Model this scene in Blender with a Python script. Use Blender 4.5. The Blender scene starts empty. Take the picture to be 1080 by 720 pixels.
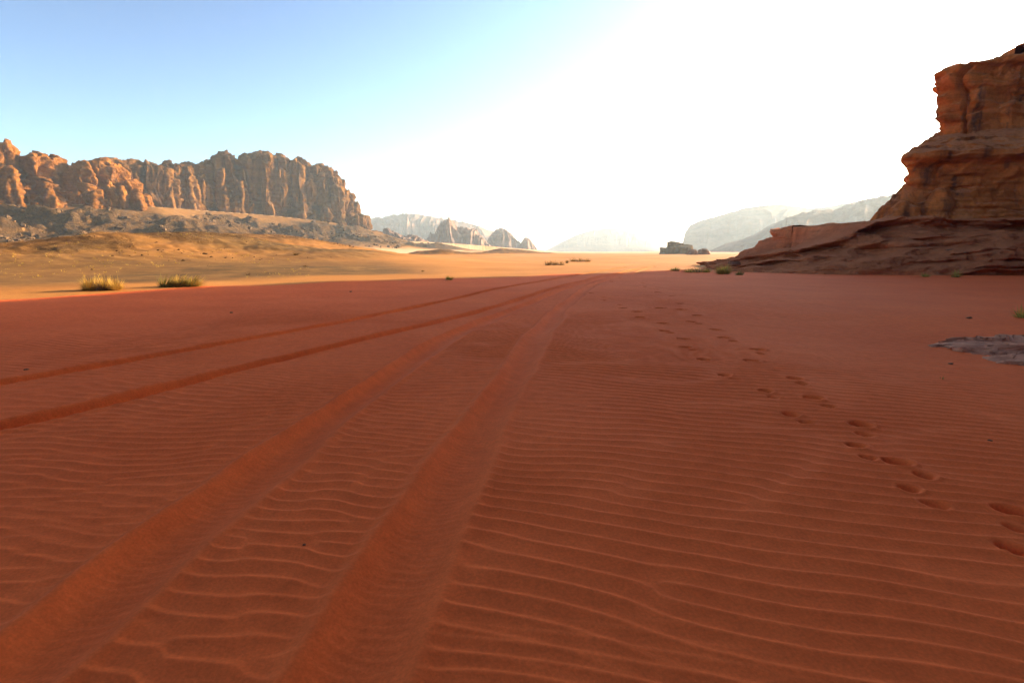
import bpy, math, random
import numpy as np
from mathutils import Vector
R = math.radians
rng = np.random.default_rng(7)
random.seed(7)
sc = bpy.context.scene
col = sc.collection

# ------------------------------------------------------------------ camera geometry (20 mm lens, eye 1.6 m)
SKYTINT, SKYGAMMA = (.55, .625, .625, 1), 1.75
EYE, F, PITCH = 1.6, 600.0, R(9.0)
HZ = 265.0
def at(px, py, depth):
    """world point seen at photo position (px, py) at a horizontal depth (y)"""
    d = np.array([px - 540.0, F*math.cos(PITCH) - (py-360)*math.sin(PITCH), -F*math.sin(PITCH) - (py-360)*math.cos(PITCH)])
    d = d/d[1]*depth
    return np.array([d[0], d[1], EYE + d[2]])
def on_ground(px, py, z=0.0):
    d = at(px, py, 1.0) - np.array([0, 0, EYE])
    t = (z-EYE)/d[2]
    return np.array([d[0]*t, d[1]*t])
def z_at(py, depth): return at(540, py, depth)[2]
def x_at(px, depth, py=HZ): return at(px, py, depth)[0]

SUN_AZ, SUN_EL = R(53.0), R(14.6)

# ------------------------------------------------------------------ numpy noise
def _h(ix, iy, iz, seed):
    n = (ix.astype(np.int64)*374761393 + iy.astype(np.int64)*668265263 + iz.astype(np.int64)*2147483647 + seed*1274126177) & 0xFFFFFFFF
    n = ((n ^ (n >> 13))*1274126177) & 0xFFFFFFFF
    n = ((n ^ (n >> 16))*2246822519) & 0xFFFFFFFF
    return ((n ^ (n >> 15)) & 0xFFFFFF)/float(0xFFFFFF)*2-1
def noise3(x, y, z, seed=0):
    x, y, z = np.broadcast_arrays(np.asarray(x, float), np.asarray(y, float), np.asarray(z, float))
    ix, iy, iz = np.floor(x), np.floor(y), np.floor(z)
    fx, fy, fz = x-ix, y-iy, z-iz
    ix, iy, iz = ix.astype(np.int64), iy.astype(np.int64), iz.astype(np.int64)
    u, v, w = [t*t*t*(t*(t*6-15)+10) for t in (fx, fy, fz)]
    def L(a, b, t): return a+(b-a)*t
    r = []
    for k in (0, 1):
        a = L(_h(ix, iy, iz+k, seed), _h(ix+1, iy, iz+k, seed), u)
        b = L(_h(ix, iy+1, iz+k, seed), _h(ix+1, iy+1, iz+k, seed), u)
        r.append(L(a, b, v))
    return L(r[0], r[1], w)
def noise2(x, y, seed=0):
    x = np.asarray(x, float); y = np.asarray(y, float)
    ix, iy = np.floor(x), np.floor(y); fx, fy = x-ix, y-iy
    ix, iy = ix.astype(np.int64), iy.astype(np.int64); z = np.zeros_like(ix)
    u, v = [t*t*t*(t*(t*6-15)+10) for t in (fx, fy)]
    a = _h(ix, iy, z, seed); b = _h(ix+1, iy, z, seed); c = _h(ix, iy+1, z, seed); d = _h(ix+1, iy+1, z, seed)
    a = a+(b-a)*u; c = c+(d-c)*u
    return a+(c-a)*v
def fbm2(x, y, o=4, seed=0, g=0.5):
    s, a, f = 0, 1, 1
    for i in range(o):
        s = s+a*noise2(x*f+i*17.3, y*f-i*9.1, seed+i); a *= g; f *= 2.03
    return s
def fbm3(x, y, z, o=4, seed=0, g=0.5):
    s, a, f = 0, 1, 1
    for i in range(o):
        s = s+a*noise3(x*f+i*17.3, y*f-i*9.1, z*f+i*5.7, seed+i); a *= g; f *= 2.03
    return s
def ridge3(x, y, z, o=3, seed=0):
    s, a, f = 0, 1, 1
    for i in range(o):
        s = s+a*(1-2*np.abs(noise3(x*f+i*7.3, y*f-i*3.1, z*f+i*5.7, seed+i))); a *= .5; f *= 2.1
    return s
def sstep(a, b, x):
    t = np.clip((x-a)/(b-a), 0, 1); return t*t*(3-2*t)

# ------------------------------------------------------------------ object helpers
def tag(o, label=None, cat=None, group=None, kind=None):
    if label: o['label'] = label
    if cat: o['category'] = cat
    if group: o['group'] = group
    if kind: o['kind'] = kind
    return o
def mesh_np(name, V, Fq, mat, origin=None, parent=None, smooth=True):
    """V (n,3); Fq (m,4) or (m,3) int arrays, or a list of such arrays"""
    V = np.asarray(V, float)
    if origin is None: origin = np.zeros(3)
    origin = np.asarray(origin, float)
    fl = Fq if isinstance(Fq, list) else [Fq]
    me = bpy.data.meshes.new(name)
    me.vertices.add(len(V)); me.vertices.foreach_set('co', (V-origin).astype(np.float32).ravel())
    idx = np.concatenate([np.asarray(f, np.int32).ravel() for f in fl])
    tot = np.concatenate([np.full(len(f), np.asarray(f).shape[1], np.int32) for f in fl])
    st = np.concatenate([[0], np.cumsum(tot)[:-1]]).astype(np.int32)
    me.loops.add(len(idx)); me.loops.foreach_set('vertex_index', idx)
    me.polygons.add(len(tot)); me.polygons.foreach_set('loop_start', st); me.polygons.foreach_set('loop_total', tot)
    me.update(calc_edges=True)
    me.polygons.foreach_set('use_smooth', np.full(len(tot), smooth)); me.update()
    if mat: me.materials.append(mat)
    o = bpy.data.objects.new(name, me); col.objects.link(o)
    o.location = origin if parent is None else origin - np.array(parent.location)
    if parent: o.parent = parent
    return o
def empty(name, loc):
    o = bpy.data.objects.new(name, None); col.objects.link(o); o.location = loc; return o
def grid_faces(nu, nv, close_u=False):
    """faces of a grid stored row by row: index = v*nu + u"""
    u = np.arange(nu if close_u else nu-1); v = np.arange(nv-1)
    U, Vv = np.meshgrid(u, v)
    U2 = (U+1) % nu
    return np.stack([Vv*nu+U, Vv*nu+U2, (Vv+1)*nu+U2, (Vv+1)*nu+U], -1).reshape(-1, 4)

# ------------------------------------------------------------------ materials
def nodemat(name):
    m = bpy.data.materials.new(name); m.use_nodes = True
    nt = m.node_tree; b = nt.nodes['Principled BSDF']
    b.inputs['Roughness'].default_value = .95
    b.inputs['Specular IOR Level'].default_value = .15
    return m, nt, b
def N(nt, t, **kw):
    n = nt.nodes.new(t)
    for k, v in kw.items():
        if k in n.inputs: n.inputs[k].default_value = v
        else: setattr(n, k, v)
    return n
def ramp(nt, stops, src):
    n = nt.nodes.new('ShaderNodeValToRGB'); e = n.color_ramp.elements
    while len(e) < len(stops): e.new(.5)
    for i, (p, c) in enumerate(stops):
        e[i].position = p; e[i].color = (*c, 1) if len(c) == 3 else c
    nt.links.new(src, n.inputs[0]); return n.outputs[0]
def mix(nt, a, b, f, mode='MIX'):
    n = nt.nodes.new('ShaderNodeMix'); n.data_type = 'RGBA'; n.blend_type = mode
    for v, i in ((f, 0), (a, 6), (b, 7)):
        if isinstance(v, (int, float)): n.inputs[i].default_value = v
        elif isinstance(v, tuple): n.inputs[i].default_value = (*v, 1)
        else: nt.links.new(v, n.inputs[i])
    return n.outputs[2]
def tex(nt, coord, scale, stretch=(1, 1, 1), detail=6, rough=.6, dist=0.):
    mp = N(nt, 'ShaderNodeMapping'); mp.inputs['Scale'].default_value = stretch
    nt.links.new(coord, mp.inputs[0])
    n = N(nt, 'ShaderNodeTexNoise', Scale=scale, Detail=detail, Roughness=rough, Distortion=dist)
    nt.links.new(mp.outputs[0], n.inputs['Vector']); return n.outputs['Fac']
def bump(nt, b, heights):
    prev = None
    for h, s, d in heights:
        n = N(nt, 'ShaderNodeBump', Strength=s, Distance=d)
        nt.links.new(h, n.inputs['Height'])
        if prev: nt.links.new(prev, n.inputs['Normal'])
        prev = n.outputs[0]
    nt.links.new(prev, b.inputs['Normal'])

def sand_material():
    m, nt, b = nodemat('desert_sand'); L = nt.links
    co = N(nt, 'ShaderNodeTexCoord').outputs['Object']
    def attr(n):
        return N(nt, 'ShaderNodeAttribute', attribute_name=n).outputs['Fac']
    grain = tex(nt, co, 60, detail=3); patch = tex(nt, co, .35, detail=5); fine = tex(nt, co, 7, detail=5)
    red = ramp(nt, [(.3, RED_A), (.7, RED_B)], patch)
    gold = ramp(nt, [(.3, GOLD_A), (.55, GOLD_B), (.75, GOLD_C)], tex(nt, co, .09, detail=8, rough=.65))
    pale = ramp(nt, [(.35, PALE_A), (.65, PALE_B)], patch)
    rock = ramp(nt, [(.3, (.06, .033, .014)), (.5, (.12, .066, .028)), (.7, (.22, .115, .044))], tex(nt, co, .22, detail=10, rough=.75))
    brown = ramp(nt, [(.34, (.075, .042, .016)), (.5, (.15, .078, .024)), (.66, (.27, .135, .04))], tex(nt, co, .30, detail=12, rough=.82))
    c = mix(nt, gold, brown, attr('brown_slope'))
    c = mix(nt, c, red, attr('shaded_red_sand'))
    c = mix(nt, c, pale, attr('pale_sand'))
    st = N(nt, 'ShaderNodeMath', operation='MULTIPLY'); L.new(attr('stony'), st.inputs[0])
    L.new(ramp(nt, [(.42, (0, 0, 0)), (.56, (1, 1, 1))], tex(nt, co, .35, detail=9, rough=.8)), st.inputs[1])
    c = mix(nt, c, rock, st.outputs[0])
    c = mix(nt, c, ramp(nt, [(.25, (.80, .78, .78)), (.75, (1.12, 1.12, 1.12))], grain), .8, 'MULTIPLY')
    c = mix(nt, c, ramp(nt, [(.3, (.88, .86, .86)), (.7, (1.07, 1.07, 1.07))], fine), .8, 'MULTIPLY')
    L.new(c, b.inputs['Base Color'])
    b.inputs['Specular IOR Level'].default_value = .05
    b.inputs['Diffuse Roughness'].default_value = 0.
    rk = N(nt, 'ShaderNodeMath', operation='MULTIPLY'); L.new(st.outputs[0], rk.inputs[0]); L.new(tex(nt, co, .9, detail=9, rough=.75), rk.inputs[1])
    bump(nt, b, [(rk.outputs[0], .9, 1.6), (grain, .25, .004), (fine, .35, .012)])
    return m
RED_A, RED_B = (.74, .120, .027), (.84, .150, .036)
GOLD_A, GOLD_B, GOLD_C = (.36, .14, .030), (.46, .19, .044), (.52, .24, .07)
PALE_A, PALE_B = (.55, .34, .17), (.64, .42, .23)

def rock_material(name, cols, streak=.5, strata_scale=1.0, s=1.0, bumps=1.0, varnish=(.05, .03, .025), skylit_dust=None):
    """layered sandstone: horizontal beds, vertical dark varnish streaks, blotches; s = size of the features (bigger = larger)"""
    m, nt, b = nodemat(name); L = nt.links
    co = N(nt, 'ShaderNodeTexCoord').outputs['Object']
    beds = tex(nt, co, .5/s*strata_scale, (.12, .12, 2.2), detail=7, rough=.7, dist=.25)
    blot = tex(nt, co, .16/s, detail=8, rough=.65)
    c = ramp(nt, [(.28, cols[0]), (.48, cols[1]), (.68, cols[2])], blot)
    c = mix(nt, c, ramp(nt, [(.3, (.55, .5, .5)), (.5, (1, 1, 1)), (.7, (1.25, 1.2, 1.15))], beds), .75, 'MULTIPLY')
    vs = tex(nt, co, .55/s, (1, 1, .12), detail=6, rough=.6, dist=.4)
    k = N(nt, 'ShaderNodeMath', operation='MULTIPLY', use_clamp=True); k.inputs[1].default_value = streak
    L.new(ramp(nt, [(.52, (0, 0, 0)), (.68, (1, 1, 1))], vs), k.inputs[0])
    c = mix(nt, c, varnish, k.outputs[0])
    fine = tex(nt, co, 3.2/s, detail=8, rough=.7)
    if skylit_dust:   # sand dust on the flat tops, paler to paint in their sky light
        gn = N(nt, 'ShaderNodeSeparateXYZ'); L.new(N(nt, 'ShaderNodeNewGeometry').outputs['Normal'], gn.inputs[0])
        ad = N(nt, 'ShaderNodeMath', operation='ADD'); L.new(gn.outputs[2], ad.inputs[0])
        sc_ = N(nt, 'ShaderNodeMath', operation='MULTIPLY_ADD'); L.new(fine, sc_.inputs[0]); sc_.inputs[1].default_value = .5; sc_.inputs[2].default_value = -.25
        L.new(sc_.outputs[0], ad.inputs[1])
        c = mix(nt, c, skylit_dust, ramp(nt, [(.55, (0, 0, 0)), (.85, (.8, .8, .8))], ad.outputs[0]))
    c = mix(nt, c, ramp(nt, [(.3, (.75, .75, .75)), (.7, (1.15, 1.15, 1.15))], fine), .8, 'MULTIPLY')
    if skylit_dust:   # unseen walls farther right darkened to cut their bounce light on the sand
        px_ = N(nt, 'ShaderNodeSeparateXYZ'); L.new(N(nt, 'ShaderNodeNewGeometry').outputs['Position'], px_.inputs[0])
        mr = N(nt, 'ShaderNodeMapRange'); L.new(px_.outputs[0], mr.inputs['Value']); mr.inputs['From Min'].default_value = 62; mr.inputs['From Max'].default_value = 74; mr.inputs['To Max'].default_value = .9
        c = mix(nt, c, (.055, .032, .022), mr.outputs[0])
    L.new(c, b.inputs['Base Color'])
    b.inputs['Specular IOR Level'].default_value = .03
    pits = N(nt, 'ShaderNodeTexVoronoi', Scale=1.6/s); L.new(co, pits.inputs['Vector'])
    bump(nt, b, [(pits.outputs['Distance'], .35*bumps, .25*s), (beds, .55*bumps, .5*s), (tex(nt, co, 1.1/s, detail=9, rough=.68), .7*bumps, .5*s), (fine, .5*bumps, .12*s)])
    return m
M_left = rock_material('sunlit_sandstone', [(.085, .030, .006), (.19, .070, .014), (.27, .104, .022)], .45, s=3.0)
M_massif = rock_material('columned_sandstone', [(.06, .025, .007), (.135, .058, .015), (.205, .092, .026)], .6, s=3.5)
M_right = rock_material('red_sandstone', [(.27, .062, .015), (.56, .145, .032), (.66, .20, .05)], .75, s=.9, bumps=1.0, skylit_dust=(.56, .19, .075))
M_ledge = rock_material('purple_grey_sandstone', [(.36, .096, .036), (.58, .170, .064), (.66, .225, .09)], .25, 2.0, s=.6, bumps=1.2, skylit_dust=(.50, .145, .052))
M_far = rock_material('distant_rock', [(.11, .062, .045), (.18, .105, .075), (.24, .145, .10)], .3, s=18.0, bumps=.6)
M_dark = rock_material('dark_rubble', [(.06, .034, .017), (.11, .060, .028), (.18, .10, .045)], .2, s=.8)
M_slab = rock_material('grey_slab', [(.40, .13, .065), (.56, .22, .12), (.66, .29, .17)], 0., 3.0, s=.12, bumps=.6)
M_varnish = rock_material('varnished_sandstone', [(.04, .024, .018), (.08, .042, .028), (.14, .065, .04)], .4, s=1.5)
M_boulder = rock_material('brown_boulder', [(.13, .05, .03), (.24, .10, .055), (.33, .15, .085)], .2, s=.4)
def plant_material(name, a, b_):
    m, nt, b = nodemat(name)
    co = N(nt, 'ShaderNodeTexCoord').outputs['Object']
    c = ramp(nt, [(.3, a), (.7, b_)], tex(nt, co, 9, detail=3))
    nt.links.new(c, b.inputs['Base Color'])
    b.inputs['Subsurface Weight'].default_value = 0
    # thin blades let some light through
    tr = N(nt, 'ShaderNodeBsdfTranslucent'); nt.links.new(c, tr.inputs[0])
    mx = N(nt, 'ShaderNodeMixShader'); mx.inputs[0].default_value = .35
    out = nt.nodes['Material Output']
    nt.links.new(b.outputs[0], mx.inputs[1]); nt.links.new(tr.outputs[0], mx.inputs[2]); nt.links.new(mx.outputs[0], out.inputs[0])
    return m
M_straw = plant_material('dry_straw', (.48, .28, .055), (.60, .38, .09))
M_olive = plant_material('olive_blades', (.15, .12, .028), (.27, .21, .05))
M_yellowgreen = plant_material('yellow_green_blades', (.26, .22, .04), (.42, .34, .07))
M_twig = plant_material('dry_twigs', (.14, .085, .045), (.24, .15, .08))
M_scrub = plant_material('brown_scrub', (.13, .075, .025), (.22, .12, .04))

# ------------------------------------------------------------------ terrain height
# foot of the valley wall on the left, nearest first, seen from the camera; z of the talus at its head
WALL = [(-420, 214, 215), (-150, 212, 255), (0, 212, 290), (160, 218, 338), (200, 221, 415), (270, 226, 462), (345, 233, 512), (392, 243, 550), (425, 254, 600)]
WALL_P = np.array([at(px, py, d) for px, py, d in WALL])
def wall_dist(x, y):
    best = np.full(x.shape, 1e9); zb = np.zeros(x.shape); side = np.zeros(x.shape)
    for a, b in zip(WALL_P[:-1], WALL_P[1:]):
        d = b[:2]-a[:2]; L2 = d@d
        t = np.clip(((x-a[0])*d[0]+(y-a[1])*d[1])/L2, 0, 1)
        qx, qy = x-(a[0]+t*d[0]), y-(a[1]+t*d[1]); q = np.hypot(qx, qy)
        k = q < best
        best = np.where(k, q, best); zb = np.where(k, a[2]+t*(b[2]-a[2]), zb)
        side = np.where(k, d[1]*qx-d[0]*qy, side)
    return best, zb, side
def crest_hill(x, y, pts, depth_w, front_w, back_w):
    """a low hill whose crest runs along pts = (px, py, depth)"""
    P = np.array([at(*p) for p in pts]); X = P[:, 0]
    H = np.interp(x, X, P[:, 2], left=0, right=0)
    ext = P[0, 0]-depth_w, P[-1, 0]+depth_w
    H = np.where(x < X[0], P[0, 2]*np.exp(-((x-X[0])/depth_w)**2), H)
    H = np.where(x > X[-1], P[-1, 2]*np.exp(-((x-X[-1])/depth_w)**2), H)
    yc = np.interp(x, X, P[:, 1])
    d = y-yc
    return np.maximum(H, 0)*np.where(d < 0, np.exp(-np.abs(d/front_w)**2.0), np.exp(-np.abs(d/back_w)**2.0))
HILLS = [  # crest points (px, py, depth), side falloff, front and back width
    ([(-260, 276, 54), (-60, 276, 56), (0, 274, 58), (60, 264, 60), (120, 254, 63), (170, 248.5, 66), (215, 248, 68), (250, 252.5, 69), (300, 260, 70), (345, 266, 70)], 12, 27, 13),
    ([(120, 262, 112), (190, 250, 112), (230, 246.5, 112), (290, 247.5, 114), (330, 252, 116), (370, 258.5, 118), (420, 267, 120), (462, 271, 122)], 10, 26, 24),
    ([(412, 271, 190), (440, 265.5, 192), (465, 264, 195), (490, 267, 198)], 8, 14, 20),
    ([(508, 266, 300), (528, 262, 305), (545, 263.5, 310), (570, 266, 315)], 10, 20, 30),
]
# red sand drift: gentle crest beyond the shadow edge
TRACKS = [  # photo positions along the middle of each wheel rut, half width, depth, berm
    ([(-60, 770), (75, 665), (180, 572), (300, 480), (400, 407), (490, 349), (545, 324), (600, 304), (650, 290), (690, 282)], .20, .050, .046, 0),
    ([(330, 800), (370, 712), (412, 625), (455, 545), (500, 467), (540, 402), (575, 347), (602, 317), (640, 296), (690, 283)], .21, .046, .042, 0),
    ([(-200, 492), (0, 453), (100, 430), (250, 392), (400, 355), (490, 331), (560, 311), (625, 294), (680, 283)], .13, .105, .030, 1),
    ([(-200, 440), (0, 407), (150, 380), (300, 352), (450, 320), (540, 302), (610, 290), (660, 283)], .125, .100, .028, 1),
]
def catmull(P, n=14):
    P = np.asarray(P, float); out = []
    Q = np.vstack([2*P[0]-P[1], P, 2*P[-1]-P[-2]])
    for i in range(1, len(Q)-2):
        p0, p1, p2, p3 = Q[i-1:i+3]
        for t in np.linspace(0, 1, n, endpoint=False):
            out.append(.5*((2*p1)+(-p0+p2)*t+(2*p0-5*p1+4*p2-p3)*t*t+(-p0+3*p1-3*p2+p3)*t**3))
    out.append(P[-1]); return np.array(out)
TRACK_P = []
for pts, hw, dp, bm, cr in TRACKS:
    TRACK_P.append((catmull([on_ground(px, py) for px, py in pts]), hw, dp, bm, cr))
def path_dist(x, y, P):
    best = np.full(x.shape, 1e9); sgn = np.zeros(x.shape); tl = np.zeros(x.shape); acc = 0
    for a, b in zip(P[:-1], P[1:]):
        d = b-a; l = math.hypot(*d)
        if l < 1e-6: continue
        t = np.clip(((x-a[0])*d[0]+(y-a[1])*d[1])/(l*l), 0, 1)
        qx, qy = x-(a[0]+t*d[0]), y-(a[1]+t*d[1]); q = np.hypot(qx, qy)
        k = q < best
        best = np.where(k, q, best); sgn = np.where(k, d[1]*qx-d[0]*qy, sgn); tl = np.where(k, acc+t*l, tl)
        acc += l
    return best*np.sign(sgn), tl
PRINTS = [  # photo position, size factor
    (1066, 538, 1.1, 1), (1071, 556, .8, .5), (1069, 579, 1.0, .9), (945, 486, 1.15, 1), (974, 500, .9, .6), (957, 514, .8, .7), (985, 531, 1.0, .4),
    (903, 469, .9, .9), (916, 481, .8, .5), (907, 447, 1.15, 1), (911, 457, .9, .4), (856, 420, 1.1, 1), (872, 428, .9, .5), (838, 400, 1.0, 1), (845, 405, .8, .5),
    (807, 413, .9, .9), (814, 419, .7, .5), (833, 437, .95, .9), (850, 445, .8, .5), (763, 397, .9, .9), (774, 401, .7, .4), (742, 381, 1.0, 1), (723, 368, .9, 1), (731, 371, .7, .7),
    (720, 359, .9, .8), (700, 350, .8, .8), (707, 352, .6, .6), (698, 342, .9, .9), (674, 335, .8, .8), (681, 337, .6, .5), (671, 329, .9, .9), (656, 324.5, .8, .9), (653, 321, .6, .6),
    (636, 316, .8, .9), (636, 313, .6, .6), (798, 370, 1.0, 1), (802, 374, .8, .5), (792, 382, 1.1, 1), (754, 348, .9, .9), (763, 357, .9, .9), (773, 360.5, .7, .6), (735, 333, .8, .6),
    (728, 340, .8, .8), (736, 342, .6, .5), (717, 327, .9, .9), (716, 321, .8, .7), (695, 325, 1.0, .9), (708, 313, .8, .7), (704, 317, .6, .5), (693, 309, .8, .8), (691, 306, .7, .6),
    (676, 299, .8, .7), (679, 303, .7, .6), (688, 294, .8, .7), (622, 309, .9, .8), (629, 300, 1.0, .9), (625, 302, .7, .7), (644, 297, .9, .8), (653, 294, .9, .9), (664, 290, .8, .7), (672, 287.5, .8, .7),
    (870, 428, .5, .3), (866, 303, .8, .7), (869, 302, .6, .6), (1010, 388, .3, .4),
    # on past the right edge of the photo, the walkers came from the camera's right
    (1130, 600, 1.0, 1), (1190, 650, 1.0, 1), (1150, 560, 1.0, 1), (1240, 620, 1.0, 1)]
waves = []
def narrowband(x, y, lam, ang, spread_l, spread_a, n, seed):
    g = np.random.default_rng(seed); A = np.zeros(x.shape, complex)
    for i in range(n):
        k = 2*math.pi/(lam*math.exp(g.normal(0, spread_l))); a = ang+g.normal(0, spread_a)
        A += np.exp(1j*(k*(x*math.sin(a)+y*math.cos(a))+g.uniform(0, 6.283)))
    return A/math.sqrt(n)
def ripple_profile(th, skew=.74):
    """0..1 long slope rising away from the camera, then a short drop"""
    t = (th/(2*math.pi)) % 1.0
    up = np.clip(t/skew, 0, 1); dn = np.clip((1-t)/(1-skew), 0, 1)
    return np.where(t < skew, up**1.8, dn**1.3)

def ground_height(x, y, detail=True):
    x = np.asarray(x, float); y = np.asarray(y, float)
    r = np.hypot(x, y)
    z = np.zeros(x.shape)
    far = sstep(25, 90, r)
    z += .05*fbm2(x*.12, y*.12, 3, 3)*sstep(1, 12, r)*(1-far)
    z += far*.35*fbm2(x*.03, y*.03, 3, 5)*(1-sstep(200, 600, r)) + sstep(300, 1200, r)*1.2*fbm2(x*.003, y*.003, 3, 8)
    # drifted edge of the red sand: falls away a little beyond the shadow edge on the left
    hh = np.zeros(x.shape)
    for pts, dw, fw, bw in HILLS:
        hh = np.maximum(hh, crest_hill(x, y, pts, dw, fw, bw))
    rough = sstep(.3, 1.6, hh)
    z = z + hh + rough*(.16*fbm2(x*.18, y*.18, 4, 21) + .07*fbm2(x*.9, y*.9, 3, 22))
    # talus and rocky foothills under the valley wall
    q, zb, side = wall_dist(x, y)
    front = side >= 0
    f = np.where(front, .58*np.exp(-(q/34.)**1.25)+.42*np.exp(-(q/95.)**2.2), 1.0)
    f = np.where((side < 0), np.exp(-(q/400.)**2), f)
    along = sstep(660, 560, y)
    al2 = np.where(side < 0, 1, along)
    tal = zb*f*al2
    mound = sstep(2.0, 9.0, tal)*np.where(side < 0, 0, 1)*sstep(6, 30, q)
    z = z + tal + mound*(5.5*np.maximum(ridge3(x*.02, y*.02, .3, 4, 33)-.35, -.5) + 1.5*fbm2(x*.09, y*.09, 4, 41) + .5*fbm2(x*.4, y*.4, 3, 43))
    red = np.zeros(x.shape)
    near = r < 75
    if detail and near.any():
        xn, yn, rn = x[near], y[near], r[near]
        dz = np.zeros(xn.shape); keep = np.ones(xn.shape); fine_in = np.zeros(xn.shape)
        wob = .022*noise2(xn*.8, yn*.8, 61)+.005*noise2(xn*4, yn*4, 62)
        for P, hw, dp, bm, cr in TRACK_P:
            d, tl = path_dist(xn, yn, P)
            w = hw*(1+.12*noise2(tl*.8, tl*0, 65))
            dd = d+wob; a = np.abs(dd)
            # flat floored rut with a steep left bank, gently rising right side, low berms
            e = np.clip(a/w, 0, 3)
            if cr: dip = np.where(dd < 0, 1-sstep(.62, 1.10, e), 1-sstep(.30, 1.25, e))
            else: dip = np.where(dd < 0, 1-sstep(.25, 1.15, e), 1-sstep(.05, 1.30, e))
            prof = -dp*dip + (bm*np.exp(-((e-1.42)/.30)**2) if cr else bm*np.where(e < 1.12, np.exp(-((e-1.12)/.30)**2), np.exp(-((e-1.12)/.26)**2)))*(1+.25*noise2(tl*2, d*4, 66))*np.where(dd < 0, 1, .45)
            if cr: prof += .012*np.exp(-(e/.35)**2)
            dz += prof
            ins = 1-sstep(1.0, 1.45, e)
            keep *= 1-ins; fine_in = np.maximum(fine_in, 1-sstep(.6, 1.0, e))
        # wind ripples
        wx = xn+.08*noise2(xn*.9, yn*.9, 71); wy = yn+.20*noise2(xn*.55, yn*.4, 72)+.05*noise2(xn*1.7, yn*1.2, 73)
        A = narrowband(wx, wy, .158, R(17), .06, .055, 22, 5)
        B = narrowband(wx, wy, .102, R(13), .07, .05, 20, 6)
        D = narrowband(wx, wy, .145, R(4), .10, .16, 26, 15)
        C = narrowband(wx, wy, .07, R(4), .12, .12, 18, 9)
        mB = sstep(.05, .55, noise2(xn*.28+3.1, yn*.20, 77)+.25*noise2(xn*1.1, yn*1.1, 78)+.25*sstep(6, 11, rn))
        rA = ripple_profile(np.angle(A))*np.clip(np.abs(A)*1.3, 0, 1)**.6
        rB = ripple_profile(np.angle(B))*np.clip(np.abs(B)*1.3, 0, 1)**.6
        rC = ripple_profile(np.angle(C), .65)*np.clip(np.abs(C)*1.3, 0, 1)
        mD = sstep(-.15, .5, noise2(xn*.35+7, yn*.3, 75)*.8+1.1*sstep(-.1, -1.2, xn)-.35-.5*sstep(5, 9, rn))
        rD = ripple_profile(np.angle(D))*np.clip(np.abs(D)*1.3, 0, 1)**.6
        rA = rA*(1-mD)+rD*mD*.75
        amp = .85+.45*noise2(xn*.35, yn*.35, 79)
        fade = 1-sstep(14, 35, rn)*.7
        rip = (rA*.0150*(1-mB)+rB*.0112*mB)*(1+.35*sstep(4, 8, rn))*amp*fade
        dz += rip*keep + rC*.0022*fine_in*(1-sstep(5, 12, rn))
        dz += .004*fbm2(xn*2.2, yn*2.2, 3, 81)
        # footprints
        for px, py, s, dpth in PRINTS:
            c = on_ground(px, py)
            dist = math.hypot(*c)
            k = (np.abs(xn-c[0]) < .6) & (np.abs(yn-c[1]) < .6)
            if not k.any(): continue
            ga = random.Random(int(px*7+py*13))
            ang = R(40+ga.uniform(-18, 18))      # heading away to the left
            ux, uy = -math.sin(ang), math.cos(ang)
            dx, dy = xn[k]-c[0], yn[k]-c[1]
            s = s*(.70+.62*float(sstep(6, 16, dist)))
            l = (dx*ux+dy*uy)/(.118*s); w = (dx*uy-dy*ux)/((.090+.014*ga.random())*s)*(1+.18*np.sign(l)*np.abs(np.clip(l, -1, 1)))
            wav = .16*noise2(xn[k]*14, yn[k]*14, 90)
            e = (np.abs(l)**2.3+np.abs(w)**2.3)**(1/2.3)+wav
            pit = -(.125*dpth*s)*(1-sstep(.60, 1.04, e))*(1+.25*l)
            rim = .012*dpth*s*np.exp(-((e-1.35)/.28)**2)*(1+.5*np.clip(-l, -1, 1))
            flat = 1-sstep(1.0, 1.5, e)
            dz[k] = dz[k]*(1-flat*.85)+pit+rim
        z[near] += dz*(1-sstep(60, 75, rn))
    return z

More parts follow.
